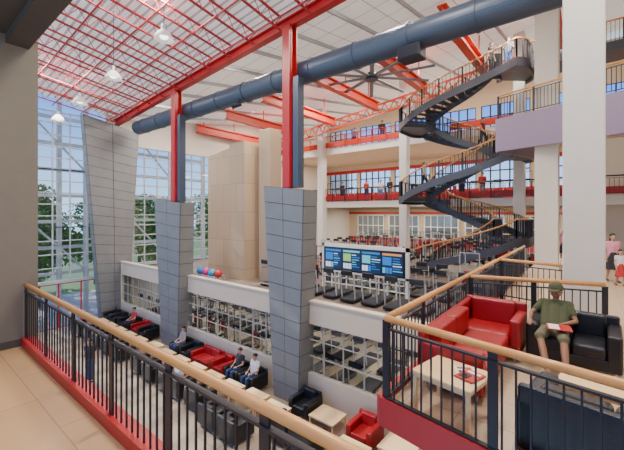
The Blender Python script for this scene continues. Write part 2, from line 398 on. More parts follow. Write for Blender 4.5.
struct(MB().box(-24.4,-9.7,24.78,24.84,L1+.1,L1+.5).box(-7.6,4.4,24.78,24.84,L1+.1,L1+.5),'trim_red_band_middle',RED)
struct(MB().box(-24.4,-9.7,24.78,24.84,L2+.08,L2+.55).box(-7.6,4.4,24.78,24.84,L2+.08,L2+.55),'trim_red_band_upper',ORANGE)
mb=MB(); 
for a,b in((bal[0],bal[1]),(bal[1],bal[2]),(bal[0],bal[4])): mb.bar((a[0],a[1],BALZ-.7),(b[0],b[1],BALZ-.7),.12,1.45)
struct(mb,'trim_mauve_fascia',PINK)
# ------------------------------------------------------------------ railings
def railing(p0,p1,zf,label,detail=True,h=1.07,sp=1.25,bs=.125,z1=None,wood=True,post_w=.09,group=None,dm=DARK,hr=.04):
    z1=zf if z1 is None else z1
    p0=V((p0[0],p0[1],zf)); p1=V((p1[0],p1[1],z1)); d=(p1-p0); Ln=d.length; d.normalize()
    e=top('railing',label,'railing',(p0+p1)/2,group)
    up=V((0,0,1))
    MB().cyl(p0+up*h,p1+up*h,hr,n=14).obj('handrail',RAILW if wood else dm,parent=e,smooth=True)
    MB().bar(p0+up*(h-.12),p1+up*(h-.12),.05,.022).obj('top_rail',dm,parent=e)
    MB().bar(p0+up*.12,p1+up*.12,.05,.025).obj('bottom_rail',dm,parent=e)
    n=max(1,round(Ln/sp)); rotz=math.atan2(d.y,d.x)
    def vert(p,w,t,za,zb):
        M=Matrix.Translation(p)@Matrix.Rotation(rotz,4,'Z'); return MB().box(-w/2,w/2,-t/2,t/2,za,zb,M=M)
    for i in range(n+1):
        p=p0+d*(Ln*i/n)
        vert(p,post_w if detail else .07,.02 if detail else .05,0,h-.03).obj('post',dm,parent=e)
    nb=int(Ln/bs)
    if detail and nb<=100:
        ref=None
        for i in range(1,nb):
            p=p0+d*(Ln*i/nb)
            if ref is None: ref=vert(p,.016,.016,.12,h-.12).obj('baluster',dm,parent=e)
            else:
                o=ref.copy(); COL.objects.link(o); o.location=ref.location+(p-(p0+d*(Ln/nb)))
    else:
        mb=MB()
        for i in range(1,nb):
            p=p0+d*(Ln*i/nb); M=Matrix.Translation(p)@Matrix.Rotation(rotz,4,'Z')
            mb.box(-.011,.011,-.011,.011,.12,h-.12,M=M)
        mb.obj('baluster_infill',dm,parent=e,kind='stuff')
    return e
railing((-7.72,1.56),(3.2,1.56),MZ,'dark steel balcony railing with round wooden handrail along the walkway',bs=.125)
railing((-1.92,3.8),(1.7,3.17),MZ,'dark steel railing with wooden handrail in front of the black sofa',bs=.115)
railing((-1.92,3.86),(-1.92,7.3),MZ,'dark steel railing with wooden handrail beside the red sofa',bs=.115)
railing((-1.92,7.4),(-1.92,15),MZ,'dark steel railing with wooden handrail running back past the columns',bs=.115)
railing((-1.85,7.32),(.2,7.95),MZ,'short dark steel railing with wooden handrail behind the seats',bs=.115)
railing((-1.85,10.4),(-.3,10.1),MZ,'short dark steel railing with wooden handrail beyond the large column',bs=.115)
railing((-24,24.7),(-11.2,24.7),L1,'dark guard railing along the middle gallery edge',detail=False,bs=.2,wood=False)
railing((-24,24.7),(-11.2,24.7),L2,'red guard railing along the upper gallery edge',detail=False,bs=.2,wood=False,dm=RED)
railing((-7.6,24.7),(4,24.7),L1,'dark guard railing along the middle gallery behind the stair',detail=False,bs=.2,wood=False)
railing((-3.2,17.2),(.95,15.82),BALZ,'dark guard railing with wooden handrail above the mauve balcony fascia',detail=False,bs=.13)
railing((1.0,15.8),(4.2,14.73),BALZ,'dark guard railing with wooden handrail beside the large column',detail=False,bs=.13)
# ------------------------------------------------------------------ sweeping staircase
SX,SY=-6.15,22.25
def sp_(v,k): return math.copysign(abs(v)**k,v)
def E(th,r): return V((SX+(2.15+1.5*r)*sp_(math.cos(th),.9),SY+(.55+1.65*r)*sp_(math.sin(th),.45),0))
def ED(th):
    t=(E(th+.01,.7)-E(th-.01,.7)).normalized(); return V((t.y,-t.x,0))
LD=.55
def zat(th):
    k=math.floor((th-PI)/PI+1e-9); f=(th-PI-k*PI); g=min(1,max(0,(f-LD)/(PI-2*LD))); return G2+2.36*(k+g)
def seg(th0,th1,n,name,label,group,treads):
    ths=[th0+(th1-th0)*i/n for i in range(n+1)]
    c=E((th0+th1)/2,.5); e=top(name,label,name.replace('_',' '),(c.x,c.y,min(zat(th0),zat(th1))-.4),group)
    for r in(1,0):
        pts=[E(t,r)+V((0,0,zat(t))) for t in ths]; ds=[ED(t) for t in ths]
        MB().ribbon(pts,ds,.08,-.36 if treads else -.42,.06).obj('stringer',STAIRM,parent=e)
        hr=MB()
        for a,b in zip(pts[:-1],pts[1:]): hr.cyl(a+V((0,0,1.05)),b+V((0,0,1.05)),.045,n=8)
        hr.obj('handrail',RAILW,parent=e,smooth=True)
        mb=MB()
        for i in range(n*3+1):
            t=th0+(th1-th0)*i/(n*3); p=E(t,r); z=zat(t); w=.012 if i%6 else .035
            mb.box(p.x-w,p.x+w,p.y-w,p.y+w,z+.06,z+1.02)
        mb.obj('baluster_infill',DARK,parent=e,kind='stuff')
    if treads:
        for i in range(n):
            a,b=ths[i],ths[i+1]; z=(zat(a)+zat(b))/2
            MB().prism([E(a,.03)+V((0,0,z-.07)),E(b,.03)+V((0,0,z-.07)),E(b,.97)+V((0,0,z-.07)),E(a,.97)+V((0,0,z-.07))],(0,0,.06)).obj('tread',STAIRM,parent=e)
    else:
        z=zat((th0+th1)/2)
        MB().prism([E(t,.03)+V((0,0,z-.25)) for t in ths]+[E(t,.97)+V((0,0,z-.25)) for t in reversed(ths)],(0,0,.25)).obj('landing_slab',STAIRM,parent=e)
g_='hall staircase'
for k in range(1,6):
    seg(k*PI+LD,(k+1)*PI-LD,14,'stair_flight','dark steel stair flight with wooden handrails between rounded landings',g_,True)
for k in range(2,7):
    seg(k*PI-LD,k*PI+LD,12,'stair_landing','rounded dark steel stair landing with wooden handrail',g_,False)
ZT=zat(6*PI)
e=top('stair_landing','straight dark steel top landing with guard rail','stair landing',(-1,22.3,ZT-.4),g_)
MB().box(-2.4,3.5,21.4,23.2,ZT-.4,ZT).obj('landing_slab',STAIRM,parent=e)
mb=MB()
for i in range(40):
    x=-2.4+i*.15; w=.012 if i%6 else .03; mb.box(x-w,x+w,21.45-w,21.45+w,ZT,ZT+.98)
mb.obj('baluster_infill',DARK,parent=e,kind='stuff'); MB().cyl((-2.4,21.45,ZT+1),(3.5,21.45,ZT+1),.045,n=8).obj('handrail',RAILW,parent=e)
struct(MB().box(-9.3,-7.7,24.3,25,L1-.4,L1-.01).box(-9.3,-7.7,24.3,25,L2-.4,L2-.01),'floor_stair_bridge',STAIRM)
# ------------------------------------------------------------------ plywood block, screens
MB().prism([(-18.3,12.5,G2),(-14.9,12.5,G2),(-14.9,12.5,3.95),(-16.2,12.5,3.95),(-16.2,12.5,3.7),(-18.3,12.5,3.4)],(0,2,0)).obj('plywood_wall_block',PLY,label='tall tan plywood-clad climbing block with stepped top',cat='wood block')
MB().rbox(-14.5,-13.6,13.2,14.1,G2,4.6,.02,1).obj('column',TANC,label='tall square tan column beside the plywood-clad block',cat='column')
e=top('poster','small red and white poster on the side of a tan column','poster',(-13.55,13.6,-2.7))
MB().box(-13.59,-13.56,13.3,14.0,-2.7,-1.5).obj('sheet',RED,parent=e); MB().box(-13.56,-13.55,13.4,13.9,-2.2,-1.7).obj('printed_block',WHITE,parent=e)
e=top('video_screen_wall','white framed glazed partition carrying a strip of blue video displays','screen wall',(-8.4,14,G2))
X0,X1=-10.6,-6.0
mb=MB().box(X0,X1,13.95,14.1,-1.72,-1.55).box(X0,X0+.14,13.95,14.1,G2,-1.55).box(X1-.14,X1,13.95,14.1,G2,-1.55)
for i in range(11):
    x=X0+.14+i*(X1-X0-.28)/10; mb.box(x-.02,x+.02,13.97,14.05,G2,-2.85)
for z in(-3.2,-3.5): mb.box(X0,X1,13.97,14.05,z-.02,z+.02)
mb.box(X0,X1,13.95,14.1,-2.95,-2.85)
mb.obj('frame',WHITE,parent=e)
MB().box(X0+.14,X1-.14,13.93,14.0,-2.85,-1.72).obj('display_housing',SCRB,parent=e)
cols=[mat('scr_blue',(.02,.16,.5),.4,emit=.7),mat('scr_cyan',(.1,.45,.55),.4,emit=.7),mat('scr_green',(.3,.5,.15),.4,emit=.6),mat('scr_white',(.7,.75,.8),.4,emit=.6),mat('scr_navy',(.008,.03,.09),.4,emit=.4),mat('scr_orange',(.7,.25,.05),.4,emit=.6)]
mb=MB(); rr=random.Random(3); ns=4; sw=(X1-X0-.5)/ns
for s in range(ns):
    xa=X0+.22+s*(sw+.02); mb.box(xa,xa+sw-.03,13.92,13.93,-2.78,-1.79,4)
    mb.box(xa+.04,xa+sw-.07,13.905,13.92,-1.92,-1.83,[0,1,0,5][s]); mb.box(xa+.05,xa+.48,13.905,13.92,-2.35,-1.99,[0,2,1,0][s])
    for k in range(6): mb.box(xa+.54,xa+.7+rr.random()*.3,13.905,13.92,-2.06-k*.11,-2.02-k*.11,rr.choice([1,3,0,0]))
    for k in range(3): mb.box(xa+.05+k*.16,xa+.18+k*.16,13.905,13.92,-2.7,-2.45,rr.choice([0,1,0,3]))
mb.obj('display_picture',cols,parent=e)
MB().box(X0+.14,X1-.14,14.0,14.01,G2,-2.95).obj('glass_pane',GLASS,parent=e)
# ------------------------------------------------------------------ furniture
def chair(w,leather,nm,label,cat):
    e=top(nm,label,cat)
    d=.82; a=.17; n=1 if w<1.1 else 2
    for sx in(-1,1):
        for sy in(-1,1): MB().cyl((sx*(w/2-.08),sy*(d/2-.08),0),(sx*(w/2-.08),sy*(d/2-.08),.12),.02,n=10).obj('leg',CHROME,parent=e)
    MB().rbox(-w/2+.01,w/2-.01,-d/2+.01,d/2-.01,.1,.26,.02).obj('seat_base',leather,parent=e)
    for sx in(-1,1):
        x0=-w/2 if sx<0 else w/2-a
        MB().rbox(x0,x0+a,-d/2,d/2,.12,.62,.035,3).obj('armrest',leather,parent=e)
    iw=(w-2*a)/n
    for i in range(n):
        x0=-w/2+a+i*iw
        MB().rbox(x0+.005,x0+iw-.005,-d/2-.01,d/2-.18,.25,.43,.045,3).obj('seat_cushion',leather,parent=e)
        MB().rbox(x0+.005,x0+iw-.005,d/2-.22,d/2-.06,.4,.76,.045,3).obj('back_cushion',leather,parent=e)
    MB().rbox(-w/2+.02,w/2-.02,d/2-.1,d/2,.12,.74,.03,2).obj('backrest',leather,parent=e)
    return e
def table(w,d,h,label,nm='coffee_table'):
    e=top(nm,label,'table')
    MB().rbox(-w/2,w/2,-d/2,d/2,h-.045,h,.008,1).obj('table_top',TABLEW,parent=e)
    for sx in(-1,1):
        for sy in(-1,1):
            x=sx*(w/2-.04); y=sy*(d/2-.04); MB().box(x-.02,x+.02,y-.02,y+.02,0,h-.045).obj('leg',TABLEW,parent=e)
    MB().box(-w/2+.03,w/2-.03,-d/2+.03,d/2-.03,h-.085,h-.045).obj('apron',TABLEW,parent=e)
    return e
e=top('corner_sofa','L-shaped red leather corner sofa beside the dark railing','sofa',(-1.3,5.8,MZ))
xa,xb,ya,yb,xc=-1.82,-1.0,4.5,6.95,-.84
B=lambda x0,x1,y0,y1,z0,z1,b=.04:MB().rbox(x0,x1,y0,y1,MZ+z0,MZ+z1,b,3)
B(xa+.02,xb,ya+.02,yb,.1,.26,.02).obj('seat_base',LRED,parent=e); B(xb-.02,xc,yb-.82,yb,.1,.26,.02).obj('seat_base',LRED,parent=e)
B(xa,xb,ya,ya+.17,.12,.62).obj('armrest',LRED,parent=e); B(xc-.15,xc,yb-.82,yb,.12,.66).obj('armrest',LRED,parent=e)
B(xa,xa+.1,ya,yb,.12,.76).obj('backrest',LRED,parent=e); B(xa,xc,yb-.1,yb,.12,.80).obj('backrest',LRED,parent=e)
ys=[ya+.17,ya+.88,ya+1.6]
for i,y in enumerate(ys[:2]):
    B(xa+.25,xb+.02,y+.01,y+.71,.25,.43).obj('seat_cushion',LRED,parent=e); B(xa+.08,xa+.26,y+.01,y+.71,.4,.78).obj('back_cushion',LRED,parent=e)
B(xa+.1,xc-.16,yb-.84,yb-.2,.25,.43).obj('seat_cushion',LRED,parent=e); B(xa+.15,xc-.16,yb-.26,yb-.08,.4,.82).obj('back_cushion',LRED,parent=e)
for x,y in((xa+.1,ya+.1),(xb-.1,ya+.1),(xa+.1,yb-.1),(xc-.1,yb-.1),(xc-.1,yb-.7)): MB().cyl((x,y,MZ),(x,y,MZ+.12),.02).obj('leg',CHROME,parent=e)
place(chair(1.15,LBLK,'armchair','wide black leather armchair with the seated man','armchair'),(-.21,6.75,MZ),-.03)
place(chair(1.4,LBLK,'loveseat','black leather sofa with its back to the railing','sofa'),(.2,4.02,MZ),PI-.17)
place(table(.70,.62,.5,'square light wood side table carrying magazines','side_table'),(-1.25,4.14,MZ),-.17)
place(table(1.0,.6,.45,'low light wood coffee table in front of the black sofa'),(.22,5.0,MZ),-.1)
def mag(x,y,z,r,c,label):
    e=top('magazine',label,'magazine',(0,0,0))
    MB().box(-.11,.11,-.14,.14,0,.008).obj('cover',c,parent=e)
    MB().box(-.08,.08,.06,.11,.008,.0095).obj('title_block',RED if c is not RED else WHITE,parent=e)
    MB().box(-.08,.02,-.1,.02,.008,.0095).obj('picture_block',SCRB,parent=e)
    place(e,(x,y,z),r)
mag(-1.12,4.22,MZ+.5,.5,WHITE,'white magazine with red title block on the side table')
mag(-1.05,4.12,MZ+.51,-.3,RED,'red magazine lying on top of a white magazine')
LG='ground floor lounge seats'
def setg(o): o['group']=LG; return o
bc=setg(chair(.85,LBLK,'armchair','black leather armchair in the ground floor lounge','armchair')); rc=setg(chair(.85,LRED,'armchair','red leather armchair in the ground floor lounge','armchair'))
bl=setg(chair(1.5,LBLK,'loveseat','black leather loveseat in the ground floor lounge','sofa')); rl=setg(chair(1.5,LRED,'loveseat','red leather loveseat in the ground floor lounge','sofa'))
ct=table(.95,.8,.42,'low light wood coffee table in the ground floor lounge'); ct['group']='ground floor coffee tables'
lay=[(bc,-23.2,8.95,0),(bc,-22.3,8.95,0),(bl,-20.9,9.0,0),(rc,-19.5,9.0,0),(bc,-18.55,8.95,0),
 (bl,-22.3,7.0,PI),(bc,-20.6,7.0,PI),(bc,-19.4,7.0,PI),(bc,-18.2,7.0,PI),(bc,-17.0,7.0,PI),
 (bc,-15.35,9.0,0),(bc,-14.45,9.0,0),(rl,-13.2,9.0,0),(rc,-12.0,9.0,0),
 (bl,-12.3,7.0,PI),(bc,-14.9,7.0,PI),(bc,-13.9,7.0,PI),(bc,-10.2,9.0,0),(bc,-11.1,9.0,0),(bc,-10.7,7.0,PI),
 (bc,-7.5,8.95,.0),(bc,-7.2,7.6,PI),(bc,-6.3,7.6,PI),(rc,-5.2,8.95,0),(bc,-9.4,6.7,PI),(bc,-8.4,6.7,PI)]
used=set()
for t,x,y,r in lay:
    if t.name not in used: place(t,(x,y,GZ),r); used.add(t.name)
    else: dup(t,(x,y,GZ),r)
first=True
for x,y in((-22.6,7.97),(-21.4,7.97),(-20.2,7.97),(-19.0,7.97),(-17.8,7.97),(-16.5,8.1),(-15.2,8.0),(-14.0,8.0),(-12.8,8.0),(-11.6,8.0),(-10.4,8.0),(-9.2,8.1),(-8.1,8.0),(-6.5,8.85),(-5.1,7.95),(-5.1,7.0),(-4.1,8.9)):
    if first: place(ct,(x,y,GZ)); first=False
    else: dup(ct,(x,y,GZ))
# ------------------------------------------------------------------ gym machines
e=top('treadmill','dark treadmill with upright console on the gym floor','treadmill')
MB().rbox(-.34,.34,-.8,.8,.05,.18,.03,1).obj('running_deck',DARK,parent=e)
for s in(-1,1):
    MB().bar((s*.32,-.62,.18),(s*.32,-.74,1.2),.035,.05).obj('upright',GREYW,parent=e)
    MB().cyl((s*.32,-.72,.95),(s*.32,-.15,.9),.018,n=8).obj('side_handle',DARK,parent=e)
MB().rbox(-.26,.26,-.82,-.72,1.16,1.36,.02,1).obj('console',DARK,parent=e)
tm=e
def wmach(fm,label):
    e=top('weight_machine',label,'weight machine')
    mb=MB().box(-.45,-.39,-.3,.3,0,.06).box(.39,.45,-.3,.3,0,.06).box(-.45,-.41,-.02,.02,0,1.9).box(.41,.45,-.02,.02,0,1.9).box(-.45,.45,-.025,.025,1.86,1.9).box(-.02,.02,-.8,.04,.08,.12).box(-.2,-.17,-.02,.02,.9,1.88)
    mb.obj('frame',fm,parent=e)
    MB().box(-.3,-.08,-.07,.07,.1,.85).obj('weight_stack',DARK,parent=e)
    MB().rbox(-.17,.17,-.8,-.45,.45,.52,.02,1).box(-.03,.03,-.64,-.58,.1,.45).obj('seat',LBLK,parent=e)
    MB().rbox(-.14,.14,-.45,-.38,.55,1.1,.02,1).box(-.03,.03,-.38,-.02,.8,.85).obj('backrest',LRED,parent=e)
    return e
wm=wmach(GREYW,'grey framed weight training machine with dark pads'); wd=wmach(DARK,'black framed weight training machine with red backrest')
spots=[]; rg=random.Random(7); T=[tm,wd,tm,wm,tm]
for row,(y,xa,xb,z,T_,st) in enumerate([(12.9,-12.9,-2.6,G2,[tm],1.0),(15.4,-12.9,-3.2,G2,T,1.0),(17.2,-13.4,-3.0,G2,T,1.0),(18.9,-14,-10.6,G2,T,1.0),(26.6,-19,-2.6,G2,T,.95),(28.6,-19,-2.6,G2,T,.95),(30.6,-19,-2.6,G2,T,.95),(32.6,-19,-2.6,G2,T,.95),(34.6,-19,-2.6,G2,T,.95),(11.6,-23.5,-3,GZ,T,1.2),(13.8,-23.5,-3,GZ,T,1.2),(16.2,-23.5,-3,GZ,T,1.4),(27.5,-20,-2,L1,T,1.5)]):
    x=xa
    while x<xb:
        spots.append((rg.choice(T_),x,y+rg.uniform(-.05,.05),z)); x+=st
us=set()
for t,x,y,z in spots:
    if t.name not in us: place(t,(x,y,z),0); us.add(t.name); t['group']='gym machines'
    else: dup(t,(x,y,z),0)
e=top('ball_rack','low metal rack holding exercise balls behind the parapet','rack',(-15.3,10.5,G2))
mb=MB()
for x in(-16.3,-14.3): mb.box(x-.03,x+.03,10.2,10.26,G2,-3.25).box(x-.03,x+.03,10.7,10.76,G2,-3.25)
mb.box(-16.33,-14.27,10.2,10.26,-3.28,-3.22).box(-16.33,-14.27,10.7,10.76,-3.28,-3.22)
mb.obj('rack_frame',GREYW,parent=e)
for i,(x,cn,c_) in enumerate([(-16,'blue',(.02,.25,.6)),(-15.5,'pink',(.7,.05,.25)),(-15.0,'blue',(.02,.4,.65)),(-14.5,'red',(.6,.03,.03))]):
    MB().ico((x,10.48,-3.09),.21,3).obj('exercise_ball',mat('ball_'+cn+str(i),c_,.4),smooth=True,label=cn+' exercise ball resting on a metal rack',cat='ball',group='exercise balls')
# ------------------------------------------------------------------ exterior
struct(MB().box(-120,-24.8,-60,90,GZ-.4,GZ-.05),'floor_outside_lawn',GRASS)
struct(MB().box(-34,-24.8,-20,40,GZ-.05,GZ-.02),'floor_outside_paving',PAVE)
def tree(x,y,h,r,seed):
    rd=random.Random(seed); z=GZ-.05
    e=top('tree','leafy green tree standing outside the glazing','tree',(x,y,z),'trees outside')
    mb=MB().cyl((x,y,z),(x,y,z+h*.55),.22,.12,10)
    bl=[]
    for i in range(11):
        a=rd.random()*6.28; q=V((x+math.cos(a)*r*.6*rd.random(),y+math.sin(a)*r*.6*rd.random(),z+h*(.32+.53*i/10)))
        mb.cyl((x,y,z+h*(.25+.2*rd.random())),q,.07,.03,6); bl.append((q,r*(.42+.25*rd.random())))
    mb.obj('trunk',BARK,parent=e)
    lf=MB()
    for i in range(4200):
        c_,rr_=rd.choice(bl); d=V((rd.gauss(0,1),rd.gauss(0,1),rd.gauss(0,1))).normalized()*rr_*(.6+.45*rd.random())
        p=c_+d; a=V((rd.gauss(0,1),rd.gauss(0,1),rd.gauss(0,1))).normalized(); b=a.orthogonal().normalized(); s=.17
        lf.add([p-a*s,p+b*s*.6,p+a*s,p-b*s*.6],[(0,1,2,3)])
    lf.obj('crown',LEAF,parent=e)
for i,(x,y,h,r) in enumerate([(-31,6.9,9.0,2.4),(-37,12.8,8.2,2.7),(-35,17.5,8.8,2.7),(-34,24,9,2.6),(-46,21,9,2.8),(-52,29,9,3),(-40,8.2,9,2.6)]): tree(x,y,h,r,i)
# ------------------------------------------------------------------ people
def remesh(mb,vox,name,m,parent):
    me=bpy.data.meshes.new('tmp'); me.from_pydata([tuple(v) for v in mb.v],[],mb.f)
    o=bpy.data.objects.new('tmp',me); COL.objects.link(o)
    md=o.modifiers.new('r','REMESH'); md.mode='VOXEL'; md.voxel_size=vox
    sm=o.modifiers.new('s','SMOOTH'); sm.factor=.5; sm.iterations=2
    dg=bpy.context.evaluated_depsgraph_get(); dg.update()
    me2=bpy.data.meshes.new_from_object(o.evaluated_get(dg)); me2.name=name
    bpy.data.objects.remove(o); me2.materials.clear(); me2.materials.append(m)
    me2.polygons.foreach_set('use_smooth',[True]*len(me2.polygons))
    n=bpy.data.objects.new(name,me2); COL.objects.link(n); n.parent=parent; W[n.name]=V((0,0,0))
    return n
SKIN=mat('skin_light',(.50,.29,.19),.5,var=.03); SKIND=mat('skin_brown',(.26,.12,.065),.5,var=.03)
HAIR=mat('hair_dark',(.02,.014,.01),.6)
def fab(n,c): return mat('fabric_'+n,c,.85,var=.1,scale=15,bump=.1)
FB=dict(white=fab('white',(.7,.7,.7)),black=fab('black',(.02,.02,.025)),navy=fab('navy',(.03,.05,.13)),grey=fab('grey',(.25,.25,.27)),red=fab('red',(.45,.03,.03)),pink=fab('pink',(.7,.28,.36)),blue=fab('blue',(.08,.2,.45)),olive=fab('olive',(.065,.075,.03)),khaki=fab('khaki',(.12,.11,.06)),brown=fab('brown',(.12,.07,.04)))
def person(J,label,shirt,pants,skin,hair=HAIR,vox=.014,sleeve=.45,leg=1.0,shoe=None,long=False,cap=None,name='person',skirt=False,fem=False,curl=.35):
    e=top(name,label,'person')
    g=lambda k:V(J[k]); P,Cc,Nk,H=g('pelvis'),g('chest'),g('neck'),g('head')
    F=V(J.get('face',(0,-1,0))).normalized(); U=(V(J.get('hup',(0,0,1)))).normalized(); U=(U-F*U.dot(F)).normalized(); S=F.cross(U).normalized()
    sc=.92 if fem else 1
    b=MB(); sh=MB(); pt=MB(); so=MB()
    b.cap(P,Cc,.105*sc,.115*sc); b.cap(g('hipL'),g('hipR'),.095); b.cap(g('shL'),g('shR'),.052*sc)
    sh.cap(P+(Cc-P)*.05,Cc,.125*sc,.13*sc); sh.cap(g('shL'),g('shR'),.068*sc)
    pt.cap(g('hipL'),g('hipR'),.11); pt.cap(P,P+(Cc-P)*.25,.122*sc,.115*sc)
    for s in'LR':
        hip,kn,an,to,shd,el,wr=[g(k+s) for k in('hip','knee','ankle','toe','sh','el','wr')]
        b.cap(hip.lerp(P,.1),shd.lerp(Cc,.35),.085*sc,.075*sc); sh.cap(hip.lerp(P,.1).lerp(shd,.12),shd.lerp(Cc,.35),.098*sc,.088*sc)
        b.cap(shd,el,.047*sc,.036*sc); b.cap(el,wr,.037*sc,.024*sc)
        sh.cap(shd,shd.lerp(el,min(sleeve,1)),.06*sc,.053*sc)
        if sleeve>1: sh.cap(el,el.lerp(wr,sleeve-1),.05*sc,.036*sc)
        b.cap(hip,kn,.08,.052); b.cap(kn,kn.lerp(an,.35),.05,.052); b.cap(kn.lerp(an,.35),an,.052,.033)
        pt.cap(hip,hip.lerp(kn,min(1,leg*2)),.098,.072)
        if leg>.5: pt.cap(kn,kn.lerp(an,min(.93,(leg-.5)*2)),.07,.055)
        heel=an+(an-to).normalized()*.03; heel.z=an.z-.04
        b.cap(an,heel,.034,.032); b.cap(heel,to,.032,.026); b.cap(an,to,.034,.024)
        so.cap(heel,to,.042,.036); so.cap(an-V((0,0,.02)),to,.04,.034)
        hd=V(J['hd'+s]).normalized(); pn=V(J['pn'+s]).normalized(); sd=hd.cross(pn).normalized()
        if J.get('thumb'+s,1)<0: sd=-sd
        fr=.0085 if vox<.01 else .011
        for k in range(4):
            off=sd*(.027-.018*k); k0=wr+hd*.02+off*.6; k1=wr+hd*.09+off
            b.cap(k0,k1,.015,.012)
            ln=[.07,.078,.072,.056][k]; d2=(hd+pn*curl).normalized(); d3=(hd+pn*curl*3).normalized()
            m1=k1+d2*ln*.55; b.cap(k1,m1,fr+.001,fr); b.cap(m1,m1+d3*ln*.5,fr,fr-.001)
        th0=wr+hd*.025+sd*.022; th1=th0+(hd*.5+sd*.8+pn*.3).normalized()*.045; b.cap(th0,th1,.013,fr+.002); b.cap(th1,th1+(hd*.9+sd*.2+pn*.4).normalized()*.035,fr+.002,fr)
    b.cap(Cc+(Nk-Cc)*.6,H-U*.06,.055*sc,.047*sc)
    def hp(f,u,s_): return H+F*f+U*u+S*s_
    b.cap(hp(-.02,.03,0),hp(.015,.03,0),.088,.082); b.cap(hp(.01,.02,0),hp(.035,-.075,0),.072,.042)
    b.cap(hp(.02,-.03,.025),hp(.02,-.03,-.025),.055); b.cap(hp(.088,.005,0),hp(.108,-.028,0),.009,.014)
    b.cap(hp(.083,.035,.03),hp(.083,.035,-.03),.012)
    for q in(-1,1): b.cap(hp(-.005,.01,q*.085),hp(-.012,-.02,q*.083),.015,.012)
    b.cap(hp(.082,-.062,.018),hp(.082,-.062,-.018),.008)
    remesh(b,vox,'body',skin,e); remesh(sh,vox,'shirt',shirt,e)
    if skirt:
        lo=(g('kneeL')+g('kneeR'))/2+V((0,0,-.05)); mid=(g('hipL')+g('hipR'))/2
        k=MB().cyl(mid+V((0,0,.15)),lo,.12,.24,18); remesh(k,vox,'skirt',pants,e)
    else: remesh(pt,vox,'trousers' if leg>.7 else 'shorts',pants,e)
    if shoe is not None: remesh(so,vox,'shoes',shoe,e)
    h=MB(); h.cap(hp(-.03,.045,0),hp(0,.055,0),.094,.09)
    if long: h.cap(hp(-.06,.0,.03),hp(-.07,-.2,.04),.06,.035); h.cap(hp(-.06,.0,-.03),hp(-.07,-.2,-.04),.06,.035)
    remesh(h,.012,'hair',hair,e)
    for q in(-1,1): MB().ico(hp(.088,.012,q*.031),.010,1).obj('eye',SCRB,parent=e)
    MB().cap(hp(.091,-.055,.02),hp(.091,-.055,-.02),.005).obj('mouth',FB['brown'],parent=e)
    if cap is not None:
        k=MB(); bm=bmesh.new(); bmesh.ops.create_uvsphere(bm,u_segments=20,v_segments=12,radius=.112)
        bmesh.ops.delete(bm,geom=[v for v in bm.verts if v.co.z<-.005],context='VERTS')
        M=Matrix.Translation(hp(-.005,.055,0))@Matrix(((S.x,F.x,U.x,0),(S.y,F.y,U.y,0),(S.z,F.z,U.z,0),(0,0,0,1)))
        k.bm(bm,0,M); bm.free()
        pts=[hp(.09+.095*math.sin(PI*i/10),.06-.02*math.sin(PI*i/10),-.085*math.cos(PI*i/10)) for i in range(11)]
        k.prism(pts,U*.008); k.obj('cap',cap,parent=e)
    return e
def stand(step=0,arms='down'):
    J=dict(pelvis=(0,0,.95),chest=(0,0,1.3),neck=(0,0,1.47),head=(0,-.015,1.62),hipL=(.09,0,.92),hipR=(-.09,0,.92),
     kneeL=(.1,-.02-step*.2,.5),kneeR=(-.1,-.02+step*.08,.5),ankleL=(.1,.02-step*.28,.085),ankleR=(-.1,.02+step*.33,.085+.05*step),
     toeL=(.12,-.14-step*.28,.04),toeR=(-.12,-.14+step*.33,.04),shL=(.175,0,1.41),shR=(-.175,0,1.41))
    if arms=='down':
        J.update(elL=(.23,.03+step*.1,1.13),elR=(-.23,.03-step*.1,1.13),wrL=(.25,-.05+step*.1,.88),wrR=(-.25,-.05-step*.25,.9),hdL=(0,-.15,-1),hdR=(0,-.15,-1),pnL=(-1,0,0),pnR=(1,0,0))
    else:
        J.update(elL=(.23,-.02,1.13),elR=(-.23,-.02,1.13),wrL=(.2,-.28,1.1),wrR=(-.2,-.28,1.1),hdL=(-.1,-1,-.1),hdR=(.1,-1,-.1),pnL=(0,0,-1),pnR=(0,0,-1))
    return J
def sit():
    return dict(pelvis=(0,.05,.53),chest=(0,.12,.88),neck=(0,.12,1.05),head=(0,.09,1.2),hipL=(.09,.03,.52),hipR=(-.09,.03,.52),
     kneeL=(.13,-.42,.53),kneeR=(-.13,-.42,.53),ankleL=(.13,-.46,.09),ankleR=(-.13,-.5,.09),toeL=(.15,-.62,.04),toeR=(-.15,-.66,.04),
     shL=(.175,.12,.99),shR=(-.175,.12,.99),elL=(.23,.04,.72),elR=(-.23,.04,.72),wrL=(.13,-.17,.68),wrR=(-.13,-.17,.68),
     hdL=(-.4,-1,-.1),hdR=(.4,-1,-.1),pnL=(0,0,-1),pnR=(0,0,-1))
tA=person(stand(0),'standing person in dark top and dark trousers',FB['black'],FB['navy'],SKIN,shoe=FB['black'])
tB=person(stand(.8),'walking person in light top and dark trousers',FB['white'],FB['black'],SKIN,shoe=FB['grey'])
tC=person(stand(0,'fwd'),'standing person resting hands forward on a rail',FB['grey'],FB['blue'],SKIN,shoe=FB['black'],sleeve=1.9)
tD=person(sit(),'seated person in white shirt on a lounge seat',FB['white'],FB['navy'],SKIN,shoe=FB['black'])
tE=person(stand(.5),'woman walking in pink top and dark patterned skirt',FB['pink'],FB['black'],SKIN,shoe=FB['brown'],long=True,skirt=True,fem=True)
def ov(s,p,sk=None):
    d={'shirt':FB[s],'trousers':FB[p],'skirt':FB[p]}
    if sk: d['body']=sk
    return d
place(tE,(.58,15.4,MZ),.3); tE.scale=(.93,.93,.93)
dup(tE,(-1.0,20.5,MZ),.2,'girl in pink top walking on the lounge floor',scale=.85)
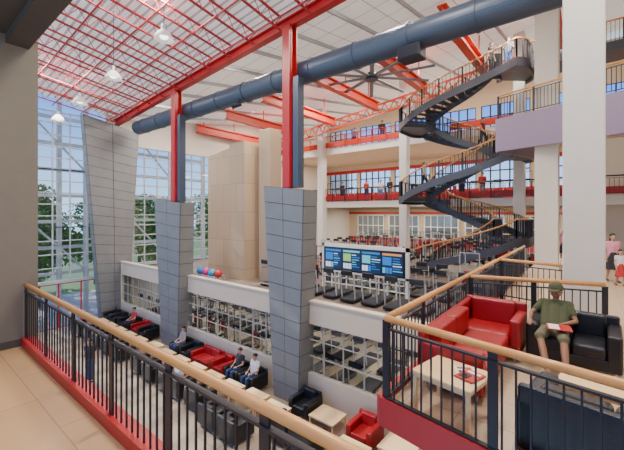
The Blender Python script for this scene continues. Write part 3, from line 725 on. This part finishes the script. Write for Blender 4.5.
dup(tE,(.74,14.7,MZ),.4,'child in white top and red skirt beside a woman',over=ov('white','red'),scale=.66)
place(tA,(-15.7,5.2,GZ),.6)
def SP(th,r=.5):
    p=E(th,r); return (p.x,p.y,zat(th))
place(tC,SP(6*PI-.1,.3),0)
L_=[(tA,SP(6*PI-.9),1.2,'black','black'),(tB,SP(5*PI+.1),1.4,'white','navy'),(tB,SP(4*PI+1.3),1.2,'red','black'),(tA,SP(4*PI-.3),-1.2,'navy','black'),
 (tA,(-9.0,24.6,L1),.4,'grey','navy'),(tB,SP(3*PI+.9),1.4,'white','black'),(tC,(-12.3,25.0,L1),0,'black','grey'),(tC,(-14.4,25.0,L1),0,'red','navy'),(tA,(-13.4,25.6,L1),.3,'white','blue'),
 (tA,(-16,25.7,L2),.3,'blue','black'),(tA,(-8.6,19.3,G2),.5,'black','navy'),(tB,(-9.6,19.5,G2),.9,'white','black'),(tC,(-6.9,25.05,L1),0,'navy','black'),
 (tA,(-17.2,25.6,L1),.1,'black','black'),(tB,SP(4*PI+.1),1.0,'black','grey'),(tA,(-2.0,22.4,ZT),.3,'red','black'),
 (tC,(-13,25.05,L2),.1,'black','navy'),(tC,(-5.6,25.05,L1),-.1,'red','grey')]
place(tB,(-11.4,21.4,G2),.5)
for t,l,r,s,p in L_: dup(t,l,r,t['label'].split(' in ')[0].split(' resting')[0]+' in %s top and %s trousers'%(s,p),over=ov(s,p))
place(tD,(-10.2,9.0,GZ),0)
for x,y,r,s,p in((-12.65,7.0,PI,'navy','black'),(-11.95,7.0,PI,'white','black'),(-15.35,9.0,0,'grey','navy'),(-20.6,9.0,0,'red','black'),(-11.1,9.0,0,'black','navy')):
    dup(tD,(x,y,GZ),r,'seated person in %s shirt on a lounge seat'%s,over=ov(s,p))
# seated man near camera
Jh=dict(pelvis=(0,-.10,.53),chest=(0,.17,.80),neck=(0,.24,.95),head=(0,.235,1.09),face=(-.25,-1,-.10),hup=(0,0,1),hipL=(.1,-.12,.52),hipR=(-.1,-.12,.52),
 kneeL=(.17,-.58,.54),kneeR=(-.13,-.60,.55),ankleL=(.24,-.99,.15),ankleR=(.04,-1.06,.15),toeL=(.30,-1.13,.12),toeR=(.04,-1.2,.13),
 shL=(.185,.20,.90),shR=(-.185,.20,.90),elL=(.28,.03,.69),elR=(-.33,.04,.72),wrL=(.12,-.20,.67),wrR=(-.31,-.22,.68),
 hdL=(-.5,-1,-.1),hdR=(.05,-1,-.12),pnL=(0,.0,-1),pnR=(0,0,-1),thumbL=-1)
man=person(Jh,'seated man in olive shirt, khaki shorts and cap',FB['olive'],FB['khaki'],SKIND,vox=.008,leg=.54,shoe=None,cap=FB['olive'],sleeve=.6)
place(man,(-.44,6.62,MZ),-.03); man.scale=(.95,.95,.97)
e=top('folder','open red and white folder lying on the man\'s lap','folder',(0,0,0))
MB().box(-.15,.15,-.11,.11,0,.012).obj('cover',RED,parent=e); MB().box(-.13,.0,-.09,.09,.012,.016).obj('page',WHITE,parent=e)
e.location=(-.36,6.25,MZ+.64); e.rotation_euler=(.1,0,.2)
# ------------------------------------------------------------------ lights & world
def area(name,loc,sx,sy,en,rot=(0,0,0),col=(1,.92,.82)):
    l=bpy.data.lights.new(name,'AREA'); l.shape='RECTANGLE'; l.size=sx; l.size_y=sy; l.energy=en; l.color=col
    o=bpy.data.objects.new(name,l); COL.objects.link(o); o.location=loc; o.rotation_euler=rot; return o
K=1.6
for x in(-21,-15,-9,-3): area('fill_light',(x,20,CE(x,20)-.25),.3,5,430*K)  # added light strips under the hall ceiling to brighten it
for x in(-20,-13,-6): area('fill_light',(x,12.3,CE(x,12)-.25),.3,3,380*K)  # more added strips, over the near side of the hall
for x in(-20,-12,-4): area('fill_light',(x,6,R3(x,6)-.08),.4,5,1250)  # lights added under the deck to brighten atrium and lounge
for x in(-5,-1,2): area('fill_light',(x,0,3.0),.6,1.2,62)  # fill added in the walkway soffit to brighten the foreground
for x in(-20,-14,-8,-2):
    area('fill_light',(x,28,L1-.5),3,.5,260); area('fill_light',(x,28,L2-.5),3,.5,260,col=(1,.85,.68)); area('fill_light',(x,35,L1-.5),3,.5,280); area('fill_light',(x,29,CE(x,29)-.3),3,.4,220,col=(1,.85,.68))  # added lights that brighten the galleries and gym
for x in(-20,-13,-6): area('fill_light',(x,14,G2-.35),3,.5,200)  # light added for the lower gym behind the glazing
area('fill_light',(1.5,12,6.5),1,4,270); area('fill_light',(1,6,6.5),1,3,290)  # added fill, hanging free in the air above the lounge bay
s=bpy.data.lights.new('sun','SUN'); s.energy=7; s.angle=.01; s.color=(1,.94,.84); so_=bpy.data.objects.new('sun',s); COL.objects.link(so_)
so_.rotation_euler=V((1,.12,-.62)).to_track_quat('-Z','Y').to_euler()
w=bpy.data.worlds.new('world'); bpy.context.scene.world=w; w.use_nodes=True; N=w.node_tree.nodes; L=w.node_tree.links; bg=N['Background']
tc=N.new('ShaderNodeTexCoord'); sp=N.new('ShaderNodeSeparateXYZ'); r=N.new('ShaderNodeValToRGB')
L.new(tc.outputs['Generated'],sp.inputs[0]); L.new(sp.outputs[2],r.inputs[0]); L.new(r.outputs[0],bg.inputs[0])
r.color_ramp.elements[0].position=0; r.color_ramp.elements[0].color=(.50,.73,1,1); r.color_ramp.elements[1].position=.28; r.color_ramp.elements[1].color=(.08,.25,.80,1)
bg.inputs[1].default_value=2.1
